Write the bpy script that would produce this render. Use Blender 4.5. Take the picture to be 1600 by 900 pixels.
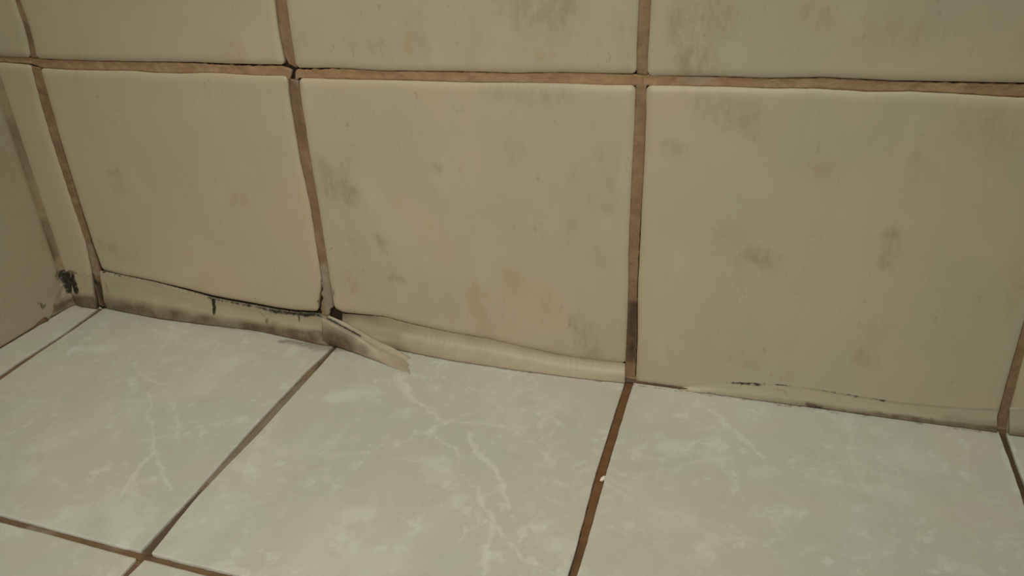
import bpy, math, random
import numpy as np
from mathutils import Matrix, Vector, noise

random.seed(4)
rng = np.random.default_rng(4)
for o in list(bpy.data.objects):
    bpy.data.objects.remove(o)
scene = bpy.context.scene
COL = scene.collection

# ------------------------------------------------------------------ camera
FPX = 1232.23
RC = np.array([[0.95217403, -0.1035493, 0.28747548],
               [0.30286076, 0.44452515, -0.84301409],
               [-0.04049656, 0.88976116, 0.45462633]])
CC = np.array([0.347732, -0.302733, 0.205844])
cd = bpy.data.cameras.new('camera')
cam = bpy.data.objects.new('camera', cd)
COL.objects.link(cam)
cd.sensor_width = 36.0
cd.lens = FPX / 1600 * 36.0
cd.clip_start = 0.01
cam.matrix_world = Matrix([list(RC[0]) + [CC[0]], list(RC[1]) + [CC[1]],
                           list(RC[2]) + [CC[2]], [0, 0, 0, 1]])
scene.camera = cam

# ------------------------------------------------------------------ light
world = bpy.data.worlds.new('room_glow')
scene.world = world
world.use_nodes = True
bg = world.node_tree.nodes['Background']
bg.inputs[0].default_value = (0.92, 1.0, 0.82, 1)
bg.inputs[1].default_value = 0.31


def area(name, loc, target, size, energy, color):
    d = bpy.data.lights.new(name, 'AREA')
    d.shape = 'DISK'
    d.size = size
    d.energy = energy
    d.color = color
    o = bpy.data.objects.new(name, d)
    COL.objects.link(o)
    o.location = loc
    o.rotation_euler = (Vector(target) - Vector(loc)).to_track_quat('-Z', 'Y').to_euler()
    return o


area('ceiling_lamp', (0.30, -0.52, 1.25), (0.24, 0, 0), 0.34, 4.8, (0.95, 0.98, 0.79))


def spot(name, loc, target, cone, blend, radius, energy, color):
    d = bpy.data.lights.new(name, 'SPOT')
    d.spot_size = math.radians(cone)
    d.spot_blend = blend
    d.shadow_soft_size = radius
    d.energy = energy
    d.color = color
    o = bpy.data.objects.new(name, d)
    COL.objects.link(o)
    o.location = loc
    o.rotation_euler = (Vector(target) - Vector(loc)).to_track_quat('-Z', 'Y').to_euler()
    return o


spot('vignette_spot', (0.28, -0.44, 0.37), (0.212, -0.03, 0.012), 64, 1.0, 0.05, 3.85, (1.0, 0.87, 0.765))  # added spot out of view; its cone dims the frame edges like lens vignette

vs = scene.view_settings
vs.view_transform = 'Standard'
vs.look = 'None'
vs.exposure = 0.0
vs.gamma = 1.0
vs.use_curve_mapping = False

# ------------------------------------------------------------------ planes
YW = 0.0015          # front of the wall tiles
XL = -0.0252         # front of the left wall tiles
H = 0.1378           # height of the horizontal wall joint
T = 0.15             # wall tile pitch
TOPZ = 0.288
TOP2 = 0.438


def ray(px, py, ax, v):
    d = RC @ np.array([(px - 800) / FPX, -(py - 450) / FPX, -1.0])
    t = (v - CC[ax]) / d[ax]
    return CC + t * d


class Plane:
    def __init__(s, o, u, v, n, ax, val, ia, ib):
        s.o, s.u, s.v, s.n = map(np.array, (o, u, v, n))
        s.ax, s.val, s.ia, s.ib = ax, val, ia, ib

    def q(s, item):
        """photo point or ('m', a, b) metric point -> plane coordinates"""
        if item[0] == 'm':
            return np.array([item[1], item[2]], float)
        p = ray(item[0], item[1], s.ax, s.val)
        return np.array([p[s.ia], p[s.ib]])

    def poly(s, items):
        return np.array([s.q(i) for i in items])

    def w(s, ab, depth):
        ab = np.asarray(ab, float)
        return s.o + ab[..., :1] * s.u + ab[..., 1:2] * s.v - np.asarray(depth)[..., None] * s.n


WALL = Plane((0, YW, 0), (1., 0, 0), (0, 0, 1.), (0, -1., 0), 1, YW, 0, 2)
FLOOR = Plane((0, 0, 0.), (1., 0, 0), (0, 1., 0), (0, 0, 1.), 2, 0.0, 0, 1)
LEFT = Plane((XL, 0, 0), (0, 1., 0), (0, 0, 1.), (1., 0, 0), 0, XL, 1, 2)


def m(a, b):
    return ('m', a, b)


# ------------------------------------------------------------------ stains
# (channel, surface, [photo points], half width in mm, strength)
STAINS = []


def stain(ch, plane, pts, wd, st=1.0):
    P = plane.poly(pts)
    STAINS.append((ch, plane.w(P, np.zeros(len(P))), wd * 0.001, st))


def seg_dist(V, A, B):
    ab = B - A
    L = max(float(ab @ ab), 1e-12)
    t = np.clip(((V - A) @ ab) / L, 0, 1)
    return np.linalg.norm(V - (A + t[:, None] * ab), axis=1)


def stain_values(V, extra=(), warp=0., soft=1.):
    out = np.zeros((len(V), 4))
    V0 = V
    if warp:
        V = V + np.array([noise.noise_vector(Vector(p * 170)) * warp + noise.noise_vector(Vector(p * 520)) * warp * .5 for p in V])
    lo, hi = V.min(0), V.max(0)
    for ch, P, wd, st in list(STAINS) + list(extra):
        if (P.max(0) + 3 * wd < lo - .004).any() or (P.min(0) - 3 * wd > hi + .004).any():
            continue
        if len(P) == 1:
            d = np.linalg.norm(V - P[0], axis=1)
        else:
            d = np.min([seg_dist(V, P[i], P[i + 1]) for i in range(len(P) - 1)], axis=0)
        f = np.clip(1.35 - d / (wd * soft), 0, 1)
        f = f * f * (3 - 2 * f) * st
        out[:, ch] = np.maximum(out[:, ch], f)
    return out


# ------------------------------------------------------------------ nodes
def new_mat(name):
    mt = bpy.data.materials.new(name)
    mt.use_nodes = True
    nt = mt.node_tree
    return mt, nt, nt.nodes['Principled BSDF']


class G:
    def __init__(s, nt):
        s.nt = nt

    def n(s, t, **kw):
        nd = s.nt.nodes.new(t)
        for k, v in kw.items():
            setattr(nd, k, v)
        return nd

    def l(s, a, b):
        s.nt.links.new(a, b)

    def put(s, sock, v):
        if hasattr(v, 'is_output'):
            s.l(v, sock)
        elif v is not None:
            sock.default_value = v

    def math(s, op, a, b=None, c=None, clamp=False):
        nd = s.n('ShaderNodeMath', operation=op, use_clamp=clamp)
        s.put(nd.inputs[0], a)
        s.put(nd.inputs[1], b)
        s.put(nd.inputs[2], c)
        return nd.outputs[0]

    def mix(s, f, a, b, mode='MIX'):
        nd = s.n('ShaderNodeMix', data_type='RGBA', blend_type=mode)
        s.put(nd.inputs['Factor'], f)
        for k, v in (('A', a), ('B', b)):
            sock = [i for i in nd.inputs if i.name == k and i.type == 'RGBA'][0]
            if isinstance(v, tuple):
                v = (*v, 1) if len(v) == 3 else v
            s.put(sock, v)
        return [o for o in nd.outputs if o.type == 'RGBA'][0]

    def step(s, v, a, b, lo=0., hi=1.):
        nd = s.n('ShaderNodeMapRange', interpolation_type='SMOOTHSTEP')
        s.put(nd.inputs[0], v)
        for i, x in enumerate((a, b, lo, hi)):
            nd.inputs[i + 1].default_value = x
        return nd.outputs[0]

    def noise(s, vec, scale, detail=3, rough=.55, w=None, dist=0.):
        nd = s.n('ShaderNodeTexNoise')
        nd.noise_dimensions = '4D' if w is not None else '3D'
        s.put(nd.inputs['Vector'], vec)
        if w is not None:
            s.put(nd.inputs['W'], w)
        nd.inputs['Scale'].default_value = scale
        nd.inputs['Detail'].default_value = detail
        nd.inputs['Roughness'].default_value = rough
        nd.inputs['Distortion'].default_value = dist
        return nd.outputs['Fac']

    def attr(s):
        a = s.n('ShaderNodeAttribute', attribute_name='stain')
        sp = s.n('ShaderNodeSeparateColor')
        s.l(a.outputs['Color'], sp.inputs[0])
        return sp.outputs[0], sp.outputs[1], sp.outputs[2], a.outputs['Alpha']

    def pos(s, scale=(1, 1, 1), rot=(0, 0, 0)):
        g = s.n('ShaderNodeNewGeometry')
        mp = s.n('ShaderNodeMapping')
        mp.inputs['Scale'].default_value = scale
        mp.inputs['Rotation'].default_value = rot
        s.l(g.outputs['Position'], mp.inputs['Vector'])
        return mp.outputs[0]

    def rnd(s, k=37.):
        o = s.n('ShaderNodeObjectInfo')
        return s.math('MULTIPLY', o.outputs['Random'], k)

    def bump(s, h, strength, dist, bs):
        b = s.n('ShaderNodeBump')
        s.put(b.inputs['Height'], h)
        b.inputs['Strength'].default_value = strength
        b.inputs['Distance'].default_value = dist
        s.l(b.outputs[0], bs.inputs['Normal'])


def wall_tile_material():
    mt, nt, bs = new_mat('beige_glazed_wall_tile')
    g = G(nt)
    R, Gc, B, A = g.attr()
    W = g.rnd()
    P = g.pos()
    PS = g.pos((1, 1, .45))
    big = g.noise(P, 16, 3, .5, W)
    fine = g.noise(PS, 190, 4, .62, W)
    mid = g.noise(PS, 62, 5, .62, W)
    c = g.mix(g.step(big, .36, .64), (0.420, 0.377, 0.272), (0.465, 0.382, 0.277))
    c = g.mix(g.step(mid, .57, .74, 0, .42), c, (0.355, 0.282, 0.186))
    c = g.mix(g.step(g.noise(PS, 45, 4, .6, g.math('ADD', W, 9.)), .54, .70, 0, .45), c, (0.500, 0.435, 0.329))
    c = g.mix(g.math('MULTIPLY', g.step(fine, .60, .75), g.step(mid, .46, .62, 0, .35)), c, (.34, .27, .18))
    fl = g.noise(PS, 520, 3, .6, g.math('ADD', W, 3.))
    c = g.mix(g.math('MULTIPLY', g.step(fl, .60, .72), g.step(g.noise(PS, 70, 3, .6, g.math('ADD', W, 6.)), .47, .62, 0, .38)), c, (.25, .185, .12))
    c = g.mix(g.math('MULTIPLY', g.step(fl, .36, .30), .12), c, (.55, .52, .42))
    # printed blotches of the tile pattern
    patch = g.noise(PS, 260, 5, .7, W)
    pk = g.step(patch, .34, .66, .12, 1.)
    c = g.mix(g.math('MULTIPLY', g.math('MULTIPLY', R, pk), .62), c, (.38, .265, .17))
    c = g.mix(g.math('MULTIPLY', g.math('MULTIPLY', Gc, pk), .66), c, (.27, .225, .15))
    fb = g.math('MULTIPLY', g.step(g.math('ADD', g.math('MULTIPLY', B, .55), g.math('MULTIPLY', fine, .8)), .55, .98), .92)
    c = g.mix(fb, c, (.035, .025, .018))
    g.l(c, bs.inputs['Base Color'])
    bs.inputs['Roughness'].default_value = .42
    bs.inputs['Specular IOR Level'].default_value = .35
    g.bump(g.noise(P, 55, 2, .5, W), .18, .0012, bs)
    return mt


def floor_tile_material():
    mt, nt, bs = new_mat('pale_marbled_floor_tile')
    g = G(nt)
    R, Gc, B, A = g.attr()
    W = g.rnd()
    P = g.pos()
    PS = g.pos((1, .55, 1), (0, 0, .7))
    warp = g.n('ShaderNodeTexNoise')
    g.l(P, warp.inputs['Vector'])
    warp.inputs['Scale'].default_value = 60
    warp.inputs['Detail'].default_value = 5
    vm = g.n('ShaderNodeVectorMath', operation='SCALE')
    g.l(warp.outputs['Color'], vm.inputs[0])
    vm.inputs['Scale'].default_value = .022
    va = g.n('ShaderNodeVectorMath', operation='ADD')
    g.l(P, va.inputs[0])
    g.l(vm.outputs[0], va.inputs[1])
    cl = g.noise(PS, 26, 5, .6, W)
    cl2 = g.noise(va.outputs[0], 75, 5, .65, W)
    pink = g.noise(P, 20, 2, .5, g.math('ADD', W, 5.))
    c = g.mix(g.step(pink, .40, .66), (0.465, 0.462, 0.405), (0.500, 0.462, 0.410))
    c = g.mix(g.step(cl, .50, .68, 0, .55), c, (0.549, 0.550, 0.495))
    c = g.mix(g.step(cl2, .56, .68, 0, .55), c, (0.589, 0.594, 0.549))
    c = g.mix(g.step(cl2, .46, .34, 0, .35), c, (0.429, 0.414, 0.356))
    vo = g.n('ShaderNodeTexVoronoi', feature='DISTANCE_TO_EDGE', voronoi_dimensions='4D')
    g.l(va.outputs[0], vo.inputs['Vector'])
    g.l(W, vo.inputs['W'])
    vo.inputs['Scale'].default_value = 24
    vein = g.math('MULTIPLY', g.step(vo.outputs['Distance'], .035, .004),
                  g.step(g.noise(P, 30, 3, .6, g.math('ADD', W, 2.)), .50, .62, 0, .30))
    c = g.mix(vein, c, (0.611, 0.603, 0.540))
    sp = g.noise(P, 150, 4, .6, g.math('ADD', W, 7.))
    c = g.mix(g.math('MULTIPLY', g.step(sp, .55, .64), g.step(g.noise(P, 33, 3, .5, g.math('ADD', W, 8.)), .44, .58, 0, .48)), c, (.60, .61, .555))
    c = g.mix(g.step(g.noise(va.outputs[0], 110, 5, .7, g.math('ADD', W, 4.)), .54, .66, 0, .32), c, (.59, .585, .52))
    # veins and cloudy patches that can be followed across a tile
    fine = g.noise(P, 260, 4, .65)
    c = g.mix(g.step(g.math('ADD', g.math('MULTIPLY', R, .55), g.math('MULTIPLY', fine, .8)), .55, .95, 0, .55), c, (0.619, 0.616, 0.567))
    c = g.mix(g.math('MULTIPLY', g.math('MULTIPLY', Gc, g.step(cl2, .32, .58, .15, 1.)), .62), c, (.585, .605, .55))
    c = g.mix(g.math('MULTIPLY', g.math('MULTIPLY', B, g.step(fine, .25, .6, .55, 1)), .93), c, (.10, .07, .045))
    g.l(c, bs.inputs['Base Color'])
    bs.inputs['Roughness'].default_value = .40
    bs.inputs['Specular IOR Level'].default_value = .4
    g.bump(g.noise(P, 90, 3, .5), .12, .0008, bs)
    return mt


def grout_material(name, base, other, dark=(.05, .033, .02)):
    mt, nt, bs = new_mat(name)
    g = G(nt)
    R, Gc, B, A = g.attr()
    P = g.pos()
    n1 = g.noise(P, 130, 4, .6)
    n2 = g.noise(P, 900, 3, .6)
    c = g.mix(g.step(n1, .35, .68), base, other)
    c = g.mix(g.step(n2, .62, .78, 0, .35), c, dark)
    c = g.mix(g.math('MULTIPLY', R, g.step(n1, .2, .6, .6, 1)), c, dark)
    c = g.mix(g.math('MULTIPLY', Gc, .85), c, (.30, .27, .22))          # grey sealant smear
    c = g.mix(g.step(g.math('ADD', g.math('MULTIPLY', B, .6), g.math('MULTIPLY', n1, .8)), .55, .9), c, (.012, .009, .007))
    g.l(c, bs.inputs['Base Color'])
    bs.inputs['Roughness'].default_value = .85
    bs.inputs['Specular IOR Level'].default_value = .2
    g.bump(g.math('ADD', n1, g.math('MULTIPLY', n2, .4)), .5, .0008, bs)
    return mt


def sealant_material(name, base, alt, rough=.5):
    mt, nt, bs = new_mat(name)
    g = G(nt)
    R, Gc, B, A = g.attr()
    P = g.pos()
    n1 = g.noise(P, 120, 4, .6)
    n2 = g.noise(P, 650, 4, .65)
    c = g.mix(g.step(n1, .35, .66), base, alt)
    c = g.mix(g.math('MULTIPLY', Gc, .8), c, (.30, .235, .18))                              # pinkish grey smear
    c = g.mix(g.math('MULTIPLY', R, g.step(n1, .25, .6, .6, 1)), c, (.125, .082, .046))      # brown grime and brown tone bands
    c = g.mix(g.step(g.math('ADD', g.math('MULTIPLY', B, .55), g.math('MULTIPLY', n2, .8)), .52, .93), c, (.014, .011, .009))
    g.l(c, bs.inputs['Base Color'])
    bs.inputs['Roughness'].default_value = rough
    bs.inputs['Subsurface Weight'].default_value = 0
    g.bump(n2, .25, .0005, bs)
    return mt


M_WALL = wall_tile_material()
M_FLOOR = floor_tile_material()
M_GROUT = grout_material('brown_wall_grout', (.215, .135, .078), (.275, .180, .108))
M_CORNER = grout_material('pale_corner_grout', (.27, .20, .125), (.33, .25, .165), (.12, .08, .05))
M_GROUTF = grout_material('dark_brown_floor_grout', (.13, .080, .045), (.175, .110, .062))
M_GROUTR = grout_material('rusty_floor_grout', (.135, .065, .028), (.165, .085, .038))
M_GROUTH = grout_material('sandy_wall_grout', (.30, .185, .105), (.36, .235, .14), (.11, .07, .04))
M_GROUTT = grout_material('tan_floor_grout', (.15, .105, .062), (.205, .15, .095))
M_BACK = grout_material('dark_substrate', (.035, .024, .016), (.05, .034, .022))
M_SEAL = sealant_material('yellowed_sealing_strip', (.375, .335, .235), (.42, .36, .255))
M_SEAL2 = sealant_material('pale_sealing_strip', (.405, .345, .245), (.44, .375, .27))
M_FLAP = sealant_material('peeled_sealing_strip', (.385, .32, .24), (.43, .36, .27))
M_FILM = sealant_material('thin_sealant_film', (.395, .365, .258), (.425, .375, .268))
M_LUMP = sealant_material('smeared_sealant', (.30, .235, .165), (.36, .29, .20))


# ------------------------------------------------------------------ mesh helpers
def link(name, V, F, mat, parent=None, stains=None, smooth=True):
    V = np.asarray(V, float)
    c = (V.min(0) + V.max(0)) / 2
    me = bpy.data.meshes.new(name)
    me.from_pydata([tuple(v) for v in (V - c)], [], F)
    if smooth:
        me.polygons.foreach_set('use_smooth', [True] * len(me.polygons))
    if stains is not None:
        ca = me.color_attributes.new('stain', 'FLOAT_COLOR', 'POINT')
        ca.data.foreach_set('color', stains.astype(np.float32).ravel())
    me.materials.append(mat)
    me.update()
    o = bpy.data.objects.new(name, me)
    COL.objects.link(o)
    o.location = c
    if parent is not None:
        o.parent = parent
        o.location = Vector(c) - parent.location
    return o


def resample(P, n):
    P = np.asarray(P, float)
    d = np.r_[0, np.cumsum(np.linalg.norm(np.diff(P, axis=0), axis=1))]
    t = np.linspace(0, d[-1], n) if np.isscalar(n) else np.asarray(n) * d[-1]
    return np.stack([np.interp(t, d, P[:, k]) for k in range(P.shape[1])], 1)


def smooth_poly(P, n=40, it=2):
    Q = resample(P, n)
    for _ in range(it):
        Q[1:-1] = (Q[:-2] + 2 * Q[1:-1] + Q[2:]) / 4
    return Q


def ticks(L, fine, step):
    a = [x for x in fine if x < L * .45]
    k = max(2, int((L - 2 * a[-1]) / step))
    mid = list(np.linspace(a[-1], L - a[-1], k + 1))[1:-1]
    return np.array(a + mid + [L - x for x in reversed(a)])


def fbm(P, s, seed):
    return np.array([noise.noise(Vector((p[0] * s, p[1] * s, seed))) for p in P])


def tile(parent, plane, mat, bottom, top, left, right, pw=3.8, drop=1.5, rc=2.2, step=1.1,
         thick=6.0, wig=.12, seed=0., name='tile', tilt=0.):
    """bottom/top run left->right, left/right run bottom->top; plane coordinates"""
    b, t = resample(bottom, 60), resample(top, 60)
    l, r = resample(left, 60), resample(right, 60)
    # close the corners
    c00, c10, c01, c11 = (b[0] + l[0]) / 2, (b[-1] + r[0]) / 2, (t[0] + l[-1]) / 2, (t[-1] + r[-1]) / 2
    s = np.linspace(0, 1, 60)[:, None]
    def fix(P, a, z):
        return P + (a - P[0]) * (1 - s) + (z - P[-1]) * s
    b, t, l, r = fix(b, c00, c10), fix(t, c01, c11), fix(l, c00, c01), fix(r, c10, c11)
    b[:, 1] += fbm(b, 160, seed) * wig * .001
    t[:, 1] += fbm(t, 160, seed + 3) * wig * .001
    l[:, 0] += fbm(l, 160, seed + 5) * wig * .001
    r[:, 0] += fbm(r, 160, seed + 7) * wig * .001
    Lu = np.linalg.norm(np.diff(b, axis=0), axis=1).sum() * 1000
    Lv = np.linalg.norm(np.diff(l, axis=0), axis=1).sum() * 1000
    fine = [0, .12, .3, .55, .9, 1.3, 1.8, 2.4, 3.1, 3.8] if pw > 1.5 else [0, .08, .2, .4, .7, 1.2]
    U, Vv = ticks(Lu, fine, step), ticks(Lv, fine, step)
    nu, nv = len(U), len(Vv)
    UU, VV = np.meshgrid(U, Vv)
    UU, VV = UU.copy(), VV.copy()
    e = np.minimum(np.minimum(UU, Lu - UU), np.minimum(VV, Lv - VV))
    # round the corners
    rc = min(rc, Lu * .4, Lv * .4)
    for cx, sx in ((rc, -1), (Lu - rc, 1)):
        for cy, sy in ((rc, -1), (Lv - rc, 1)):
            a, bb = (UU - cx) * sx, (VV - cy) * sy
            mk = (a > 0) & (bb > 0)
            mm = np.maximum(a, bb)
            hy = np.hypot(a, bb) + 1e-9
            UU = np.where(mk, cx + sx * a * mm / hy, UU)
            VV = np.where(mk, cy + sy * bb * mm / hy, VV)
    u, v = (UU / Lu).ravel(), (VV / Lv).ravel()
    it = lambda P, x: np.stack([np.interp(x, s[:, 0], P[:, 0]), np.interp(x, s[:, 0], P[:, 1])], 1)
    bu, tu, lv, rv = it(b, u), it(t, u), it(l, v), it(r, v)
    u_, v_ = u[:, None], v[:, None]
    AB = (1 - v_) * bu + v_ * tu + (1 - u_) * lv + u_ * rv - (
        (1 - u_) * (1 - v_) * c00 + u_ * (1 - v_) * c10 + (1 - u_) * v_ * c01 + u_ * v_ * c11)
    k = np.clip(1 - e.ravel() / pw, 0, 1)
    dp = drop * (1 - np.sqrt(np.clip(1 - k ** 2 * .96, 0, 1))) * .001
    top_v = plane.w(AB, dp)
    idx = np.arange(nu * nv).reshape(nv, nu)
    F = []
    flip = np.cross(plane.u, plane.v) @ plane.n < 0
    for j in range(nv - 1):
        for i in range(nu - 1):
            f = (idx[j, i], idx[j, i + 1], idx[j + 1, i + 1], idx[j + 1, i])
            F.append(tuple(int(x) for x in (f[::-1] if flip else f)))
    ring = list(idx[0, :]) + list(idx[1:, -1]) + list(idx[-1, -2::-1]) + list(idx[-2:0:-1, 0])
    n0 = len(top_v)
    back = plane.w(AB[ring], np.full(len(ring), thick * .001))
    for i in range(len(ring)):
        j = (i + 1) % len(ring)
        f = (ring[i], n0 + i, n0 + j, ring[j])
        F.append(tuple(int(x) for x in (f[::-1] if flip else f)))
    f = tuple(range(n0, n0 + len(ring)))
    F.append(f if flip else f[::-1])
    V = np.vstack([top_v, back])
    return link(name, V, F, mat, parent, stain_values(V, (), .0026 if mat is M_WALL else .0017, 1.25 if mat is M_WALL else 1.))


def grout(parent, plane, mat, A, B, gapA=0.0, gapB=0.0, rec=1.5, amp=.25, thick=3.5, seed=1.,
          n=None, name='grout_line', rough=.0, endcut=(0., 0.)):
    """ribbon of grout between the two side polylines A and B; gaps in mm, numbers or lists of (t, gap)"""
    L = np.linalg.norm(np.diff(np.asarray(A), axis=0), axis=1).sum() * 1000
    n = n or max(8, int(L / .7))
    A, B = resample(A, n), resample(B, n)
    t = np.linspace(0, 1, n)
    def gp(g, sd):
        g = [(0, g), (1, g)] if not isinstance(g, (list, tuple)) else g
        v = np.interp(t, [x[0] for x in g], [x[1] for x in g])
        return np.maximum(v + v * np.minimum(1.5, 1.) * fbm(np.c_[t * L, t * 0], .35, sd) * 1.3, -.25)
    ga, gb = gp(gapA, seed), gp(gapB, seed + 9)
    d = B - A
    W = np.linalg.norm(d, axis=1, keepdims=True)
    d = d / np.maximum(W, 1e-6)
    A = A + d * ga[:, None] * .001
    B = B - d * gb[:, None] * .001
    K = 9
    V = []
    rows = np.linspace(0, 1, K)
    for k in range(K):
        p = A * (1 - rows[k]) + B * rows[k]
        cv = (4 * (rows[k] - .5) ** 2)
        dep = rec - .18 * cv + amp * fbm(p, 260, seed + 2) + amp * .6 * fbm(p, 900, seed + 4)
        if k in (0, K - 1):
            dep = dep + .25
        V.append(plane.w(p, dep * .001))
    V.append(plane.w(B, np.full(n, thick * .001)))
    V.append(plane.w(A, np.full(n, thick * .001)))
    R = len(V)
    V = np.vstack(V)
    F = []
    flip = np.cross(np.append(A[-1] - A[0], 0), np.append((B - A)[n // 2], 0))[2] < 0
    if np.cross(plane.u, plane.v) @ plane.n < 0:
        flip = not flip
    for k in range(R):
        k2 = (k + 1) % R
        for i in range(n - 1):
            f = (k * n + i, k * n + i + 1, k2 * n + i + 1, k2 * n + i)
            F.append(f[::-1] if flip else f)
    e0 = tuple(k * n for k in range(R))
    e1 = tuple(k * n + n - 1 for k in range(R))
    F.append(e0 if not flip else e0[::-1])
    F.append(e1[::-1] if not flip else e1)
    return link(name, V, F, mat, parent, stain_values(V))


def box(name, lo, hi, mat, parent=None):
    x0, y0, z0 = lo
    x1, y1, z1 = hi
    V = [(x0, y0, z0), (x1, y0, z0), (x1, y1, z0), (x0, y1, z0), (x0, y0, z1), (x1, y0, z1), (x1, y1, z1), (x0, y1, z1)]
    F = [(3, 2, 1, 0), (4, 5, 6, 7), (0, 1, 5, 4), (1, 2, 6, 5), (2, 3, 7, 6), (3, 0, 4, 7)]
    return link(name, V, F, mat, parent, np.zeros((8, 4)), smooth=False)


def setting(o):
    o['kind'] = 'structure'
    return o


# ================================================================== stains
# wall tiles, 0 = pinkish brown print, 1 = grey green print, 2 = black specks
for pts, wd, st in [
    ([(512, 288), (540, 303)], 5, 1.05), ([(500, 262), (512, 275)], 5, .7), ([(612, 434), (630, 438)], 2.2, 1.1),
    ([(592, 372), (600, 388)], 2, .95), ([(905, 505), (925, 545)], 5, .8), ([(900, 540), (912, 530)], 3, .8),
    ([(675, 258), (684, 262)], 2, .7), ([(548, 378), (556, 388)], 2.5, .6), ([(1140, 178), (1165, 185)], 7, .7),
    ([(1185, 400), (1215, 410)], 4, .85), ([(1395, 370), (1388, 415)], 3, .95), ([(1400, 370), (1396, 390)], 2, .95),
    ([(1055, 230), (1062, 236)], 4, .6), ([(1075, 40), (1090, 105)], 7, .95), ([(1105, 20), (1120, 30)], 7, .85),
    ([(820, 5), (870, 10)], 9, .9), ([(590, 75), (600, 80)], 4, .6), ([(180, 275), (186, 290)], 4, .7),
    ([(770, 140), (880, 150)], 4, .5), ([(1100, 170), (1180, 190)], 6, .5), ([(945, 250), (950, 320)], 4, .45),
    ([(1345, 560), (1360, 562)], 4, .5), ([(1160, 560), (1180, 566)], 4, .5), ([(160, 380), (175, 388)], 3, .6)]:
    stain(1, WALL, pts, wd, st)
for pts, wd, st in [
    ([(540, 438), (552, 444)], 5, .85), ([(796, 432), (808, 446)], 5, .85), ([(745, 455), (748, 480)], 5, .75),
    ([(1278, 266), (1300, 270)], 4, .9), ([(1128, 362), (1150, 366)], 4, .8), ([(1536, 195), (1556, 215)], 7, .95),
    ([(1270, 22), (1286, 26)], 4, .9), ([(840, 72), (852, 80)], 5, .8), ([(632, 64), (640, 72)], 5, .8),
    ([(364, 306), (380, 316)], 4, .75), ([(1078, 90), (1092, 96)], 5, .85), ([(850, 462), (858, 480)], 4, .6),
    ([(925, 395), (940, 410)], 3.5, .55), ([(1425, 262), (1440, 270)], 4, .6), ([(855, 545), (925, 548)], 3, .4),
    ([(1360, 60), (1420, 52)], 6, .6), ([(700, 480), (706, 492)], 4, .6), ([(930, 315), (940, 330)], 4, .5),
    ([(340, 75), (370, 90)], 6, .5), ([(190, 400), (215, 402)], 3, .6), ([(1590, 420), (1600, 440)], 5, .6)]:
    stain(0, WALL, pts, wd, st)
stain(2, WALL, [(517, 386)], 1.1, 1.0)
stain(2, WALL, [(558, 350)], .5, .5)
stain(2, WALL, [(98, 424), (112, 427)], 1.6, .9)
stain(2, WALL, [(112, 427), (141, 429)], .7, .8)
stain(2, LEFT, [(93, 424), (95, 438)], 1.3, .6)
stain(2, LEFT, [(66, 474), (79, 480)], 1.4, .85)
for pts, wd, st in [([(30, 200), (60, 260)], 8, .5), ([(10, 260), (20, 270)], 8, .6), ([(72, 380), (80, 400)], 4, .8),
                    ([(70, 350), (78, 380)], 4, .4)]:
    stain(0, LEFT, pts, wd, st)
# floor tiles, 0 = veins, 1 = cloudy pale patches, 2 = grime
for pts, wd, st in [
    ([(622, 582), (640, 618), (672, 645), (700, 662)], 1.7, .9), ([(665, 668), (690, 690), (712, 704), (718, 715), (716, 738)], 1.2, .85),
    ([(733, 678), (745, 705), (770, 728), (785, 755), (795, 792)], 1.8, .9), ([(722, 742), (745, 762), (750, 785), (765, 803)], 1.2, .85),
    ([(690, 655), (735, 662), (795, 668), (815, 680)], 1.8, .7), ([(765, 806), (775, 822), (800, 850), (815, 872), (850, 890)], 1.5, .85),
    ([(770, 812), (762, 850), (757, 895)], 1.7, .8), ([(815, 680), (845, 700), (862, 735)], 1.4, .6),
    ([(738, 605), (760, 620), (785, 640)], 1.3, .7), ([(790, 715), (835, 680)], 1.2, .5), ([(850, 752), (890, 757), (905, 790)], 1.1, .55),
    ([(236, 612), (232, 655), (243, 672), (238, 700)], 1.1, .8), ([(240, 706), (222, 725), (205, 750), (190, 775)], 1.5, .85),
    ([(248, 718), (254, 745), (272, 765)], 1.4, .85), ([(272, 625), (278, 665), (275, 690)], 1.8, .6), ([(310, 660), (395, 655)], 1.2, .5),
    ([(205, 555), (220, 585), (245, 600)], 1.8, .55), ([(362, 660), (362, 700)], .9, .5), ([(190, 620), (195, 655)], 1.5, .4),
    ([(1110, 640), (1140, 665), (1175, 700), (1195, 716)], 1.9, .85), ([(1195, 716), (1240, 742), (1300, 790)], 1.3, .45),
    ([(1260, 745), (1330, 760), (1400, 770)], 1.6, .6), ([(1270, 660), (1300, 690), (1330, 700)], 1.5, .55),
    ([(1350, 800), (1380, 830), (1430, 860)], 1.3, .5), ([(1500, 660), (1510, 700), (1506, 740)], 1.6, .5)]:
    stain(0, FLOOR, pts, wd, st)
for pts, wd, st in [
    ([(525, 620), (580, 612)], 5, 1.0), ([(1045, 700), (1110, 692)], 5, 1.0), ([(545, 803), (572, 802)], 4.5, .9),
    ([(540, 835), (545, 860)], 4, .8), ([(716, 780)], 4.5, .8), ([(630, 645)], 5, .8), ([(680, 730), (690, 745)], 7, .6),
    ([(860, 830), (870, 845)], 6, .7), ([(185, 790), (200, 830)], 8, .85), ([(55, 700), (85, 692)], 5, .6),
    ([(120, 545), (175, 545)], 4, .9), ([(870, 620), (900, 640)], 8, .5), ([(1390, 700), (1440, 720)], 9, .55),
    ([(1020, 800), (1060, 810)], 8, .4), ([(345, 568), (380, 560)], 6, .6), ([(735, 565), (800, 580)], 7, .4),
    ([(1180, 740), (1200, 735)], 4, .6), ([(20, 730), (40, 745)], 5, .5)]:
    stain(1, FLOOR, pts, wd, st)
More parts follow.
